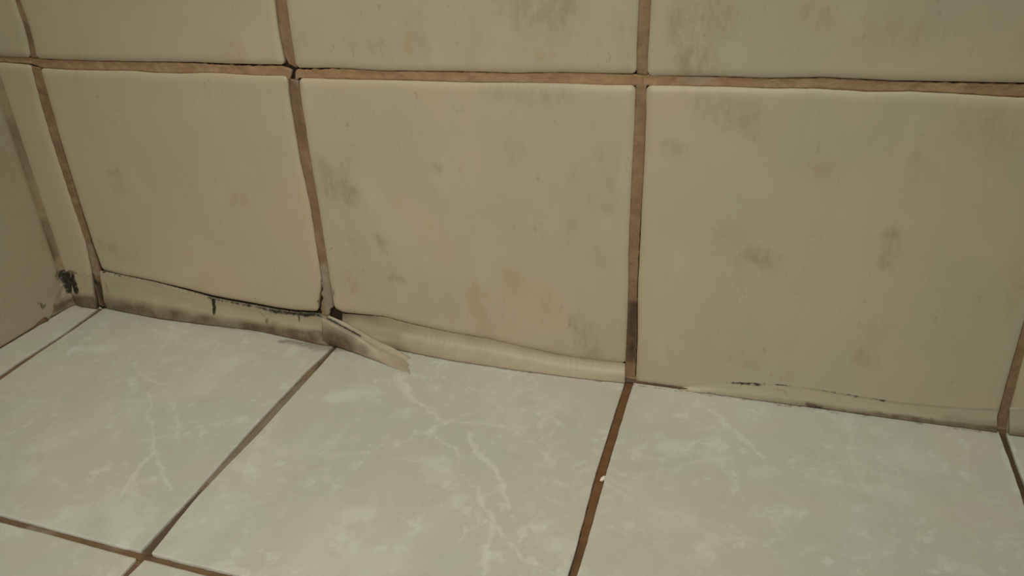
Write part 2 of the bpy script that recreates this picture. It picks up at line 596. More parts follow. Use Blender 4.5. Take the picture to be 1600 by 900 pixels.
stain(2, FLOOR, [(490, 543), (522, 545)], 3.0, .50)
stain(2, FLOOR, [(440, 533), (520, 543), (545, 546)], 2.2, .60)
stain(2, FLOOR, [(128, 478), (165, 481)], 1.5, .65)
stain(2, FLOOR, [(280, 502), (400, 518)], .9, .4)
stain(2, FLOOR, [(620, 548), (800, 578), (975, 598)], .55, .8)
stain(2, FLOOR, [(990, 601), (1300, 643), (1562, 679)], .55, .75)

# grout marks: 0 dark, 1 grey smear, 2 black mould
stain(0, WALL, [(990, 480), (984, 560)], 3.5, .9)
stain(2, WALL, [(989, 520), (986, 548)], 2.2, .55)
stain(0, WALL, [(456, 130), (470, 220)], 3, .35)
stain(1, WALL, [(455, 112), (464, 130)], 2.6, .55)
stain(1, WALL, [(504, 422), (512, 488)], 3.2, .9)
stain(2, WALL, [(500, 440), (501, 470), (499, 486)], .8, 1.)
stain(2, WALL, [(516, 450), (520, 470)], 1.1, .75)
stain(1, WALL, [(138, 385), (148, 428)], 2.2, .6)
stain(0, WALL, [(153, 446), (162, 476)], 3.4, 1.)
stain(2, WALL, [(156, 458), (163, 474)], 1.6, .5)
stain(2, WALL, [(144, 430), (149, 446)], 1.5, .85)
stain(2, WALL, [(444, 97), (458, 110), (456, 128)], .7, .9)
stain(0, WALL, [(62, 97), (110, 98)], 1.2, .8)
stain(0, WALL, [(38, 40), (44, 65)], 2, .5)
stain(0, FLOOR, [(900, 850), (880, 900)], 3, .6)
stain(2, FLOOR, [(960, 660), (955, 672)], .6, .7)
stain(2, FLOOR, [(949, 702), (944, 715)], .5, .7)
stain(0, FLOOR, [(310, 772), (232, 862)], 3, .65)
stain(0, FLOOR, [(524, 542), (495, 575)], 1.6, .6)
stain(1, FLOOR, [(470, 600), (330, 750)], 2.2, .35)
stain(1, FLOOR, [(45, 823), (76, 832)], 2.0, .6)
stain(0, FLOOR, [(1567, 682), (1600, 770)], 3, .8)

# ================================================================== joint sides
Wp, Fp, Lp = WALL.poly, FLOOR.poly, LEFT.poly
# vertical joints of the back wall: left side and right side, bottom -> top
lowL = {0: Wp([(157, 475), (142, 420), (132, 380), (106, 305), (80, 225), (62, 165), (46, 104)]),
        1: Wp([(497, 497), (495, 480), (499, 440), (492, 389), (482, 322), (467, 255), (455, 185), (449, 147), (447, 119)]),
        2: Wp([(975, 594), (976, 560), (979, 505), (981, 450), (981, 400), (985, 300), (989, 225), (991, 180), (993, 133)]),
        3: Wp([(1555, 676), (1563, 644), (1576, 595), (1597, 520), m(.4480, .09), m(.4478, .1365)]),
        4: Wp([m(.598, 0), m(.598, .1365)])}
lowR = {0: Wp([(170, 476), (160, 452), (153, 420), (139, 380), (116, 305), (92, 225), (76, 165), (60, 107)]),
        1: Wp([(522, 488), (521, 482), (514, 440), (508, 400), (496, 322), (484, 255), (474, 190), (468, 155), (465, 123)]),
        2: Wp([(992, 597), (993, 570), (995, 525), (995.5, 450), (998, 400), (1003, 300), (1007, 225), (1008.5, 180), (1009, 134)]),
        3: Wp([(1574, 680), (1580, 644), (1592, 595), (1612, 520), m(.4520, .09), m(.4518, .1365)]),
        4: Wp([m(.602, 0), m(.602, .1365)])}
upL = {0: Wp([(45, 91), (42, 70), (34, 40), (20, 0), m(.0000, .24), m(.0005, .2860)]),
       1: Wp([(443, 101), (440, 85), (432, 45), (427, 0), m(.1425, .24), m(.1420, .2860)]),
       2: Wp([(994, 116), (994, 90), (995.5, 50), (998, 0), m(.2970, .24), m(.2965, .2860)]),
       3: Wp([m(.4480, .1412), m(.4480, .286)]), 4: Wp([m(.598, .1412), m(.598, .286)])}
upR = {0: Wp([(55, 92), (51, 72), (43, 40), (28, 0), m(.0042, .24), m(.0046, .2860)]),
       1: Wp([(461, 107), (457, 85), (451, 45), (445, 0), m(.1480, .24), m(.1475, .2860)]),
       2: Wp([(1011, 119), (1011, 90), (1014, 45), (1016.5, 0), m(.3018, .24), m(.3012, .2860)]),
       3: Wp([m(.4520, .1412), m(.4520, .286)]), 4: Wp([m(.602, .1412), m(.602, .286)])}
# horizontal joint: edge of the upper tiles (bottom) and of the lower tiles (top), left -> right
botU = {0: Wp([m(XL + .0003, .1402), (0, 89), (45, 91)]),
        1: Wp([(55, 92), (100, 94.5), (200, 97), (300, 98.5), (360, 101), (443, 103)]),
        2: Wp([(461, 107), (520, 107), (560, 109), (600, 111.5), (650, 111.5), (740, 113), (800, 115), (870, 114), (930, 115.5), (994, 116.5)]),
        3: Wp([(1011, 120), (1060, 120), (1120, 121), (1200, 123.5), (1290, 122.5), (1340, 125), (1400, 128), (1500, 130), (1600, 132), m(.448, .1405)]),
        4: Wp([m(.452, .1405), m(.598, .1405)]), 5: Wp([m(.602, .1405), m(.748, .1405)])}
topL = {0: Wp([m(XL + .0003, .1370), (0, 98), (46, 101)]),
        1: Wp([(60, 107), (100, 110), (160, 111.5), (200, 111.5), (240, 115), (280, 116), (330, 115), (400, 119.5), (447, 120)]),
        2: Wp([(465, 123), (500, 124), (560, 126), (620, 127), (680, 129), (745, 131), (800, 131), (880, 132.5), (940, 135), (993, 135.5)]),
        3: Wp([(1009, 135), (1060, 136), (1140, 137.5), (1210, 140), (1270, 140), (1330, 143), (1360, 145), (1420, 144.5), (1480, 147), (1540, 151), (1600, 154), m(.4478, .1366)]),
        4: Wp([m(.4518, .1366), m(.598, .1366)]), 5: Wp([m(.602, .1366), m(.748, .1366)])}
botL = {0: Wp([m(XL + .0004, -.0032), m(-.0022, -.0032)]),
        1: Wp([(163, 424), (185, 430), (240, 441), (300, 455), (330, 463), (360, 469), (400, 476), (430, 482), (460, 486), (497, 488)]),
        2: Wp([(521, 484), (536, 491), (600, 497), (640, 508), (700, 521), (760, 531), (820, 545), (870, 556), (900, 561), (977, 570)]),
        3: Wp([m(.3022, -.0030), m(.36, -.0030), m(.4485, -.0030)]),
        4: Wp([m(.4525, -.003), m(.598, -.003)]), 5: Wp([m(.602, -.003), m(.748, -.003)])}
lowR[0] = Wp([(153, 421), (139, 380), (116, 305), (92, 225), (76, 165), (60, 107)])
lowL[1] = Wp([(495, 488), (495, 478), (500, 440), (492, 389), (482, 322), (467, 255), (455, 185), (449, 147), (447, 119)])
lowL[2] = Wp([(976, 570), (979, 505), (981, 450), (981, 400), (985, 300), (989, 225), (991, 180), (993, 133)])
lowR[1] = Wp([(521, 482), (514, 440), (508, 400), (496, 322), (484, 255), (474, 190), (468, 155), (465, 123)])
fullL = {0: Wp([m(-.0018, -.003), (152, 478), (146, 450), (141, 425), (132, 380), (106, 305), (80, 225), (62, 165), (46, 104)]),
         2: Wp([(974, 592), (976, 560), (979, 505), (981, 450), (981, 400), (985, 300), (989, 225), (991, 180), (993, 133)])}
fullR0 = Wp([m(.0030, -.003), (168, 478), (160, 452), (154, 425), (139, 380), (116, 305), (92, 225), (76, 165), (60, 107)])

# ================================================================== back wall
wall_back = setting(box('wall_back', (XL - .012, YW + .0034, -.012), (.76, YW + .05, .5), M_BACK))
xr = {0: None, 1: lowR[0], 2: lowR[1], 3: lowR[2], 4: lowR[3], 5: lowR[4]}
cornL = Wp([m(XL + .0004, 0), m(XL + .0004, .137)])
cornU = Wp([m(XL + .0004, .1405), m(XL + .0004, .286)])
for k in range(6):
    lft = cornL if k == 0 else lowR[k - 1]
    rgt = lowL[k] if k < 5 else Wp([m(.748, 0), m(.748, .137)])
    if k == 0:
        rgt = fullL[0]
    tile(wall_back, WALL, M_WALL, botL[k], topL[k], lft, rgt, seed=k * 11.3)
    lft = cornU if k == 0 else upR[k - 1]
    rgt = upL[k] if k < 5 else Wp([m(.748, .1405), m(.748, .286)])
    x0, x1 = (lft[-1][0], rgt[-1][0])
    tile(wall_back, WALL, M_WALL, botU[k], Wp([m(x0, .286), m(x1, .286)]), lft, rgt, seed=k * 7.7 + 50)
    # the row above the frame
    tile(wall_back, WALL, M_WALL, Wp([m(x0, .2905), m(x1, .2905)]), Wp([m(x0, .436), m(x1, .436)]),
         Wp([m(x0, .2905), m(x0, .436)]), Wp([m(x1, .2905), m(x1, .436)]), seed=k * 5.1 + 90, step=3)

# vertical grout lines
gaps_low = {0: (0.05, 0.0), 1: ([(0, .1), (.05, .7), (.1, 1.0), (.16, .5), (.3, .38), (.6, .3), (.85, .45), (1, .6)], [(0, .2), (.3, .1), (.7, .1), (.85, .35), (1, .2)]),
            2: ([(0, .15), (.2, .25), (.6, .05), (1, .0)], [(0, .1), (.5, .22), (.7, .0), (1, 0)]), 3: (0, 0), 4: (0, 0)}
grout(wall_back, WALL, M_GROUT, fullL[0], fullR0, .05, .0, seed=2, rec=1.0, amp=.35)
g1L = Wp([(499, 501), (498, 486), (500, 440), (492, 389), (482, 322), (467, 255), (455, 185), (449, 147), (448, 124)])
g1R = Wp([(513, 500), (513.5, 486), (519, 482), (514, 440), (508, 400), (496, 322), (484, 255), (474, 190), (468, 155), (464, 127)])
grout(wall_back, WALL, M_GROUT, g1L, g1R, gaps_low[1][0], gaps_low[1][1], seed=4, rec=1.3, amp=.3)
grout(wall_back, WALL, M_GROUT, fullL[2], lowR[2], *gaps_low[2], seed=6, rec=1.2)
grout(wall_back, WALL, M_GROUT, lowL[3], lowR[3], 0, 0, seed=8, rec=1.1)
grout(wall_back, WALL, M_GROUT, lowL[4], lowR[4], 0, 0, seed=9, rec=1.2)
gu1L = Wp([(447, 100), (440, 85), (432, 45), (427, 0), m(.1425, .24), m(.1420, .2860)])
for k in range(5):
    a, b = upL[k], upR[k]
    ga = {0: .05, 1: [(0, .55), (.2, .5), (.4, .3), (1, .1)]}.get(k, 0.02)
    grout(wall_back, WALL, M_GROUT, gu1L if k == 1 else a, b, ga, 0.0, seed=20 + k, rec=1.2)
    grout(wall_back, WALL, M_GROUT, Wp([m(a[-1][0], .2905), m(a[-1][0], .436)]), Wp([m(b[-1][0], .2905), m(b[-1][0], .436)]), seed=30 + k)

grout(wall_back, WALL, M_GROUT, Wp([m(XL, -.0034), m(.748, -.0034)]), Wp([m(XL, .0016), m(.748, .0016)]), 0, 0, seed=48, rec=.9, amp=.15)
# horizontal grout lines: lower side A, upper side B
def hg(A, B, ga, gb, seed, amp=.4, rec=1.4):
    grout(wall_back, WALL, M_GROUTH, Wp(A), Wp(B), ga, gb, seed=seed, amp=amp, rec=rec)


hg([m(XL + .0003, .1370), (0, 98), (46, 101), (60, 107), (100, 110), (160, 111.5), (200, 111.5), (240, 115), (280, 116), (330, 115), (400, 119.5), (435, 120), (450, 127)],
   [m(XL + .0003, .1402), (0, 89), (45, 91), (55, 92), (100, 94.5), (200, 97), (300, 98.5), (360, 101), (436, 103), (453, 109)],
   0.05, [(0, 0), (.12, 0), (.2, .3), (.3, .1), (.5, .2), (.65, .2), (.75, .6), (.88, .65), (.95, .35), (1, .3)], 41)
hg([(459, 128), (465, 123), (500, 124), (560, 126), (620, 127), (680, 129), (745, 131), (800, 131), (880, 132.5), (940, 135), (1003, 135.5)],
   [(459, 110), (466, 107), (520, 107), (560, 109), (600, 111.5), (650, 111.5), (740, 113), (800, 115), (870, 114), (930, 115.5), (1003, 117.5)],
   [(0, 0), (.15, 0), (.25, .12), (.45, .2), (.7, .12), (.8, 0), (1, 0)], [(0, .7), (.08, .7), (.16, .3), (.4, .35), (.7, .28), (.85, .1), (.95, .2), (1, 0)], 43, .4)
hg([(1003, 135.5), (1060, 136), (1140, 137.5), (1210, 140), (1270, 140), (1330, 143), (1360, 145), (1420, 144.5), (1480, 147), (1540, 151), (1600, 154), m(.4478, .1366), m(.60, .1366), m(.748, .1366)],
   [(1003, 117.5), (1060, 120), (1120, 121), (1200, 123.5), (1290, 122.5), (1340, 125), (1400, 128), (1500, 130), (1600, 132), m(.448, .1405), m(.60, .1405), m(.748, .1405)],
   [(0, 0), (.1, .1), (.2, .1), (1, 0.02)], [(0, 0), (.05, .15), (.3, .3), (.6, .25), (1, .1)], 45, .45)
hg([m(XL, .286), m(.748, .286)], [m(XL, .2905), m(.748, .2905)], 0, 0, 47)

# ================================================================== left wall
wall_left = setting(box('wall_left', (XL - .06, -.50, -.012), (XL - .0034, YW + .0034, .5), M_BACK))
yc = .0005
ye = [yc, -.146, -.150, -.296, -.300, -.446]
for j in range(3):
    y1, y0 = ye[2 * j], ye[2 * j + 1]
    for (z0, z1, sd) in ((-.0030, .1368, 3), (.1405, .286, 5), (.2905, .436, 7)):
        tile(wall_left, LEFT, M_WALL, Lp([m(y0, z0), m(y1, z0)]), Lp([m(y0, z1), m(y1, z1)]),
             Lp([m(y0, z0), m(y0, z1)]), Lp([m(y1, z0), m(y1, z1)]), seed=j * 3.3 + sd * 10, step=1.3 if (j == 0 and z0 < .1) else 3)
for j in range(2):
    grout(wall_left, LEFT, M_GROUT, Lp([m(ye[2 * j + 1], 0), m(ye[2 * j + 1], .436)]), Lp([m(ye[2 * j + 2], 0), m(ye[2 * j + 2], .436)]), seed=60 + j)
grout(wall_left, LEFT, M_GROUT, Lp([m(-.446, .1368), m(yc, .1368)]), Lp([m(-.446, .1405), m(yc, .1405)]), seed=63)
grout(wall_left, LEFT, M_GROUT, Lp([m(-.446, .286), m(yc, .286)]), Lp([m(-.446, .2905), m(yc, .2905)]), seed=64)


def corner_joint():
    """concave grout fillet in the vertical corner between the two walls"""
    zs = np.arange(0.0, .436, .0012)
    K = 7
    V = []
    for z in zs:
        r = .0034 + .0004 * noise.noise(Vector((0, 1, z * 120)))
        for k in range(K):
            a = math.pi / 2 * k / (K - 1)
            # from the left wall to the back wall, concave
            x = XL - .0003 + r * (1 - math.cos(a)) * 1.0 + (0)
            y = YW + .0003 - r * (1 - math.sin(a)) * 1.0
            V.append((x, y, z))
    n = len(zs)
    F = []
    for i in range(n - 1):
        for k in range(K - 1):
            a, b, c, d = i * K + k, i * K + k + 1, (i + 1) * K + k + 1, (i + 1) * K + k
            F.append((a, b, c, d))
    # close behind
    base = len(V)
    for z in zs:
        V.append((XL - .003, YW + .003, z))
    for i in range(n - 1):
        F.append((i * K, (i + 1) * K, base + i + 1, base + i))
        F.append((i * K + K - 1, base + i, base + i + 1, (i + 1) * K + K - 1))
    F.append(tuple([k for k in range(K)][::-1] + [base]))
    F.append(tuple([(n - 1) * K + k for k in range(K)] + [base + n - 1]))
    V = np.array(V)
    st = stain_values(V)
    return link('corner_grout', V, F, M_CORNER, wall_left, st)


corner_joint()

# ================================================================== floor
floor = setting(box('floor', (XL - .012, -.50, -.05), (.76, YW + .0034, -.0034), M_BACK))
YB = YW + .0005
fR = {0: Fp([(0, 585), (35, 561), (100, 520), (153.5, 481)]),
      1: Fp([(219, 862), (306, 768.5), (391, 672), (478, 580), (521, 540)]),
      2: Fp([m(.2985, -.1455), (887, 900), (900, 856), (929, 745), (957, 656), (975.5, 599)]),
      3: Fp([m(.4480, -.1455), (1600, 787), (1584, 738), (1563, 681)]),
      4: Fp([m(.598, -.1455), m(.598, 0)])}
fL = {1: Fp([(0, 593), (50, 558), (107, 519.5), (163, 481)]),
      2: Fp([(236, 864), (309, 774), (409, 671), (492, 580), (528, 540)]),
      3: Fp([m(.3015, -.1455), (902, 897), (918, 845), (948, 735), (975, 645), (989, 600)]),
      4: Fp([m(.4520, -.1455), (1600, 753), (1590, 728), (1574, 681)]),
      5: Fp([m(.602, -.1455), m(.602, 0)])}


def ext_back(P):
    """carry a side line on to the foot of the wall"""
    P = np.array(P)
    d = P[-1] - P[-2]
    if P[-1][1] < YB and abs(d[1]) > 1e-6:
        P = np.vstack([P, P[-1] + d * (YB - P[-1][1]) / d[1]])
    else:
        P[-1][1] = YB
    return P


def ext_front(P, y):
    P = np.array(P)
    d = P[0] - P[1]
    return np.vstack([P[0] + d * (y - P[0][1]) / d[1], P]) if P[0][1] > y + 1e-4 else P


fR = {k: ext_back(v) for k, v in fR.items()}
fL = {k: ext_back(v) for k, v in fL.items()}
fR[0] = ext_front(fR[0], -.1455)
fL[1] = ext_front(fL[1], -.1455)
front = {0: Fp([m(XL + .0008, -.1455), m(float(fR[0][0][0]), -.1455)]),
         1: Fp([m(float(fL[1][0][0]), -.1455), (0, 803), (71, 822), (142, 841), (219, 860)]),
         2: Fp([(236, 864), (284, 877), (373, 898), m(.2985, -.1455)]),
         3: Fp([m(.3015, -.1455), m(.448, -.1455)]), 4: Fp([m(.452, -.1455), m(.598, -.1455)]),
         5: Fp([m(.602, -.1455), m(.748, -.1455)])}
fkw = dict(pw=.9, drop=.35, rc=.5, wig=.18)
for k in range(6):
    lft = Fp([m(XL + .0008, -.1455), m(XL + .0008, YB)]) if k == 0 else fL[k]
    rgt = fR[k] if k < 5 else Fp([m(.748, -.1455), m(.748, YB)])
    bk = np.array([lft[-1], rgt[-1]])
    tile(floor, FLOOR, M_FLOOR, front[k], bk, lft, rgt, seed=200 + 9 * k, step=1.0, **fkw)
# second and third rows towards the viewer
g2top = {1: Fp([m(.0036, -.1492), (0, 815.5), (75, 834), (142, 853), (213, 872)]),
         2: Fp([(226, 874), (249, 880), (320, 898), m(.2985, -.1492)])}
g2L = {1: Fp([m(.0036, -.296), m(.0036, -.1492)]), 2: Fp([m(.1525, -.296), (199, 900), (226, 874)])}
g2R = {0: Fp([m(.0005, -.296), m(.0005, -.1492)]), 1: Fp([m(.1490, -.296), (188, 900), (213, 872)])}
for k in range(6):
    xa = XL + .0008 if k == 0 else k * .15 - .1485
    xb = k * .15 - .0015
    lft = g2L.get(k, Fp([m(xa, -.296), m(xa, -.1492)]))
    rgt = g2R.get(k, Fp([m(xb, -.296), m(xb, -.1492)]))
    tp = g2top.get(k, Fp([m(xa, -.1492), m(xb, -.1492)]))
    tile(floor, FLOOR, M_FLOOR, np.array([lft[0], rgt[0]]), tp, lft, rgt, seed=300 + 9 * k, step=1.6, **fkw)
    tile(floor, FLOOR, M_FLOOR, Fp([m(xa, -.446), m(xb, -.446)]), Fp([m(xa, -.2995), m(xb, -.2995)]),
         Fp([m(xa, -.446), m(xa, -.2995)]), Fp([m(xb, -.446), m(xb, -.2995)]), seed=400 + 9 * k, step=4, **fkw)
# floor grout
gk = {0: (M_GROUTF, .12, .10, 1.0), 1: (M_GROUTT, .35, .35, .7), 2: (M_GROUTR, .25, .22, .8), 3: (M_GROUTF, .1, .1, 1.2), 4: (M_GROUTF, .1, .1, 1.)}
for k in range(5):
    mt, a, b, rec = gk[k]
    grout(floor, FLOOR, mt, fR[k], fL[k + 1], a, b, rec=rec, amp=.2, seed=70 + k)
    xa, xb = k * .15 - .0015, k * .15 + .0015
    A2 = g2R.get(k, Fp([m(xa, -.296), m(xa, -.1492)]))
    B2 = g2L.get(k + 1, Fp([m(xb, -.296), m(xb, -.1492)]))
    grout(floor, FLOOR, M_GROUTF, A2, B2, .08, .08, rec=1.0, amp=.2, seed=80 + k)
    grout(floor, FLOOR, M_GROUTF, Fp([m(xa, -.446), m(xa, -.2995)]), Fp([m(xb, -.446), m(xb, -.2995)]), .08, .08, rec=1.0, amp=.2, seed=90 + k)
ra = [m(XL + .0008, -.1492), m(.0036, -.1492), (0, 815.5), (75, 834), (142, 853), (213, 872), (226, 874), (249, 880), (320, 898), m(.2985, -.1492), m(.748, -.1492)]
rb = [m(XL + .0008, -.1455), m(.0036, -.1455), (0, 803), (71, 822), (142, 841), (219, 860), (236, 864), (284, 877), (373, 898), m(.2985, -.1455), m(.748, -.1455)]
grout(floor, FLOOR, M_GROUTF, Fp(ra), Fp(rb), .18, .22, rec=1.1, amp=.3, seed=97)
grout(floor, FLOOR, M_GROUTF, Fp([m(XL, -.2995), m(.748, -.2995)]), Fp([m(XL, -.296), m(.748, -.296)]), .1, .1, rec=1.1, amp=.3, seed=98)


# ================================================================== foot of the wall
def onwall(P, out=0.0):
    """photo points -> points on the back wall, 'out' metres proud of it"""
    return np.array([ray(x, y, 1, YW - out) for x, y in P])


def onfloor(P, up=0.0):
    R_ = np.array([ray(x, y, 2, up) for x, y in P])
    return R_


def strip(name, top_px, bot_px, mat, prof, label, n=160, grime_and_tone=((0, 0), (1, 0)), gx=((0, 1), (1, 1)), wigt=.00012, wigb=.00018, seed=0.,
          stains=(), group='sealing strips along the foot of the tiled wall', category='sealing strip', lip=.0003):
    """sealing strip: section runs from the top edge on the wall to the bottom edge at the floor.
    prof = list of (fraction of the height, how far it stands proud of the straight section in mm)"""
    Tp = smooth_poly(onwall(top_px, lip), n, 3)
    Bp = onfloor(bot_px, .0001)
    Bp[:, 1] = np.minimum(Bp[:, 1], YW - .0002)
    Bp = smooth_poly(Bp, n, 3)
    for i in range(n):
        Tp[i, 2] += wigt * noise.noise(Vector((Tp[i, 0] * 700, seed, 0))) * 2
        Bp[i, 1] += -abs(wigb * noise.noise(Vector((Bp[i, 0] * 500, seed + 5, 0))) * 2)
    K = 18
    fr = np.linspace(0, 1, K)
    pf = np.interp(fr, [p[0] for p in prof], [p[1] for p in prof]) * .001
    for _ in range(2):
        pf[1:-1] = (pf[:-2] + 2 * pf[1:-1] + pf[2:]) / 4
    V = []
    for k in range(K):
        P = Tp * (1 - fr[k]) + Bp * fr[k]
        # follow the wall first and swing out to the floor edge at the end
        P[:, 1] = Tp[:, 1] + (Bp[:, 1] - Tp[:, 1]) * fr[k] ** 2.2
        hh = np.array([noise.noise(Vector((P[i, 0] * 160, P[i, 2] * 160, seed + 3))) for i in range(n)])
        P[:, 1] -= pf[k] + hh * .00007 * min(1, 6 * fr[k] * (1 - fr[k]))
        V.append(P)
    # backs
    Bb = Bp.copy()
    Bb[:, 1] = YW + .0008
    Tb = Tp.copy()
    Tb[:, 1] = YW + .0012
    V += [Bb, Tb]
    R_ = len(V)
    V = np.vstack(V)
    F = []
    for k in range(R_):
        k2 = (k + 1) % R_
        for i in range(n - 1):
            F.append((k * n + i, k2 * n + i, k2 * n + i + 1, k * n + i + 1))
    F.append(tuple(k * n for k in range(R_))[::-1])
    F.append(tuple(k * n + n - 1 for k in range(R_)))
    ext = [(c, onwall(P, .001), w * .001, s) for c, P, w, s in stains]
    sv = stain_values(V, ext)
    keep = np.zeros_like(sv)
    own = [(c, P, w, s) for c, P, w, s in ext]
    global STAINS
    sav, STAINS = STAINS, []
    keep = stain_values(V, own, .0007)
    STAINS = sav
    gr = np.interp(fr, [p[0] for p in grime_and_tone], [p[1] for p in grime_and_tone])
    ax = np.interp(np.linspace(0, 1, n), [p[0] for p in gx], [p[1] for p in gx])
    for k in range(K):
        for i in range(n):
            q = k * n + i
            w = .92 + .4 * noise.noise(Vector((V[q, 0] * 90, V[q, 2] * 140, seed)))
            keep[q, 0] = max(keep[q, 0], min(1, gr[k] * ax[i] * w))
    o = link(name, V, F, mat, None, keep)
    o['label'] = label
    o['category'] = category
    o['group'] = group
    return o


bulge = [(0, 0.1), (.12, .5), (.45, .9), (.62, 1.3), (.74, 1.2), (1, 0.0)]
# between the corner and the first joint
strip('sealing_strip', [(112, 428), (125, 430), (134, 430), (141, 430)], [(116, 476), (130, 480), (142, 482), (150, 483)], M_SEAL, bulge,
      'short yellowed sealing strip between mouldy corner and first vertical joint', n=60, seed=1, grime_and_tone=((0, .3), (.1, 0), (.55, .1), (.7, .95), (1, 1)), gx=((0, 1.3), (1, 1.5)),
      stains=[(2, [(112, 427), (124, 429), (143, 430)], .5, .9), (0, [(112, 474), (158, 478)], 3.2, 1.), (2, [(110, 430), (120, 453)], 2.6, 1.),
              (0, [(118, 462), (140, 468)], 2.0, .6), (2, [(130, 474), (136, 476)], .9, .7)])
# first tile: long dirty strip
tl = [(156, 424), (185, 430.3), (240, 441.7), (270, 449.5), (300, 457.5), (330, 466), (360, 472), (400, 479), (430, 485), (460, 489), (497, 491), (510, 497)]
bl = [(168, 483), (250, 499), (330, 509), (400, 517), (450, 528), (500, 539), (516, 541)]
mid = lambda f: [(a[0], a[1]) for a in zip(np.linspace(166, 520, 12), np.interp(np.linspace(166, 520, 12), [166, 250, 330, 400, 450, 500, 524],
                 [483 - f * 55, 499 - f * 54, 509 - f * 42, 517 - f * 40, 528 - f * 40, 540 - f * 48, 543 - f * 48]))]
strip('sealing_strip', tl, bl, M_SEAL, [(0, .1), (.12, .45), (.5, .8), (.66, 1.5), (.75, 1.4), (1, -.1)],
      'long grimy sealing strip with black mould line under the left tile', n=420, seed=2, grime_and_tone=((0, .45), (.1, .12), (.5, .08), (.62, .55), (.72, .85), (1, .9)), gx=((0, .9), (.3, 1.05), (.6, .95), (.8, 1.6), (1, 2.4)),
      stains=[(0, mid(.12), 3.4, .72), (0, mid(.03), 1.5, .95), (2, [(158, 427), (175, 429), (186, 432)], .7, 1.1), (2, [(186, 432), (232, 441)], .35, .65),
              (2, [(232, 441), (300, 458), (326, 465)], .45, .95), (2, [(322, 463), (334, 470)], 1.1, .95),
              (2, [(333, 468), (335, 488)], 1.3, 1.), (2, [(335, 488), (335, 496)], .7, .9), (2, [(336, 467), (360, 472), (400, 479), (420, 484)], 1.5, 1.),
              (2, [(420, 484), (460, 490), (498, 492)], 1.9, .95), (0, [(330, 470), (420, 488), (500, 497)], 2.4, .35), (2, [(404, 486), (417, 498)], .28, .9),
              (0, [(418, 500), (420, 508)], 1.5, .9), (2, [(466, 492), (468, 502)], 1.0, .7), (2, [(446, 512)], 1.0, .6),
              (2, [(508, 514)], .7, .9), (0, [(430, 514), (516, 530)], 5.0, .95), (2, [(500, 533), (522, 536)], 2.2, .62), (2, [(204, 466)], .5, .8),
              (0, [(160, 478), (185, 482)], 1.6, 1.), (0, [(165, 445), (172, 465)], 1.2, .4)])
# second tile: strip behind the peeled flap and on to the next joint
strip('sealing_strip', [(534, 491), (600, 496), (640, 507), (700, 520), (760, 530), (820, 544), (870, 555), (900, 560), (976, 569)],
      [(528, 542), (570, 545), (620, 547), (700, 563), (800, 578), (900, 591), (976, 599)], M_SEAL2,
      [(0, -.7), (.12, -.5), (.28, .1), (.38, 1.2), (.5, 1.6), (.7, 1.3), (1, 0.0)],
      'pale intact sealing strip under the middle tile, right of the peeled flap', n=420, seed=3, lip=-.0003, grime_and_tone=((0, .55), (.08, .34), (.3, .30), (.38, .02), (.8, .03), (1, .45)), gx=((0, 1.9), (.15, 1.6), (.3, 1), (1, .9)),  # section tinted browner over its upper third and along the foot
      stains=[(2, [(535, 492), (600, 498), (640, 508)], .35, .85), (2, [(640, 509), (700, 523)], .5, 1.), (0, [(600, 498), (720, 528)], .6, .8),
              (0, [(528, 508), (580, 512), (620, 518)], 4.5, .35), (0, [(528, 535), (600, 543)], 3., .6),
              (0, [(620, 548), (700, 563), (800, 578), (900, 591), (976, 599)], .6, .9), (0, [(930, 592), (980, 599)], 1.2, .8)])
# third tile: thin film with specks
strip('sealing_strip', [(1062, 606), (1100, 600.5), (1140, 597), (1200, 598.5), (1250, 604), (1330, 617), (1400, 628), (1450, 633), (1500, 637), (1558, 639)],
      [(1060, 609), (1100, 614), (1200, 628), (1300, 641), (1400, 655), (1500, 668), (1558, 676)], M_FILM,
      [(0, 0), (.3, .12), (.7, .25), (1, 0.0)], 'thin cracked sealant film with brown specks under the right tile', n=460, seed=4, lip=.00006, grime_and_tone=((0, .75), (.06, .3), (.12, .04), (.65, .05), (.85, .55), (1, 1)), gx=((0, .35), (.35, .7), (.45, 1), (1, 1.1)),
      stains=[(2, [(1124, 598), (1195, 600)], 1.3, 1.), (2, [(1160, 600), (1194, 602)], 1.5, .9), (0, [(1120, 598), (1196, 601)], 1.0, .7),
              (2, [(1212, 600), (1236, 603)], 1.5, 1.), (2, [(1288, 609), (1304, 612)], 1.6, 1.), (2, [(1318, 614), (1338, 618)], 1.7, 1.),
              (2, [(1364, 623), (1382, 626)], 1.5, 1.), (0, [(1100, 600), (1200, 598), (1250, 603), (1330, 616), (1400, 627), (1500, 636), (1558, 638)], .7, .75),
              (0, [(1210, 610), (1226, 612), (1228, 618)], .7, .5), (0, [(1100, 613), (1200, 627), (1262, 636)], .7, .95),
              (0, [(1262, 631), (1282, 636)], 1.4, 1.1), (0, [(1262, 636), (1330, 645), (1400, 653), (1500, 664), (1558, 672)], 1.8, .95),
              (2, [(1265, 634), (1280, 637)], 1.1, .6), (0, [(1455, 655), (1462, 660)], 1.2, .8), (0, [(1480, 655), (1558, 664)], 2.2, .35)])
strip('sealing_strip', [(1578, 638), (1600, 637), (1640, 640), (1690, 645)], [(1577, 680), (1600, 683), (1650, 690), (1710, 699)], M_FILM,
      [(0, 0), (.3, .12), (.7, .25), (1, 0.0)], 'end of sealant film beyond the last vertical joint at right edge', n=80, seed=5, lip=.00006, grime_and_tone=((0, .4), (.07, .05), (.6, .1), (1, .95)),
      stains=[(0, [(1577, 678), (1690, 694)], 1.8, .9)])


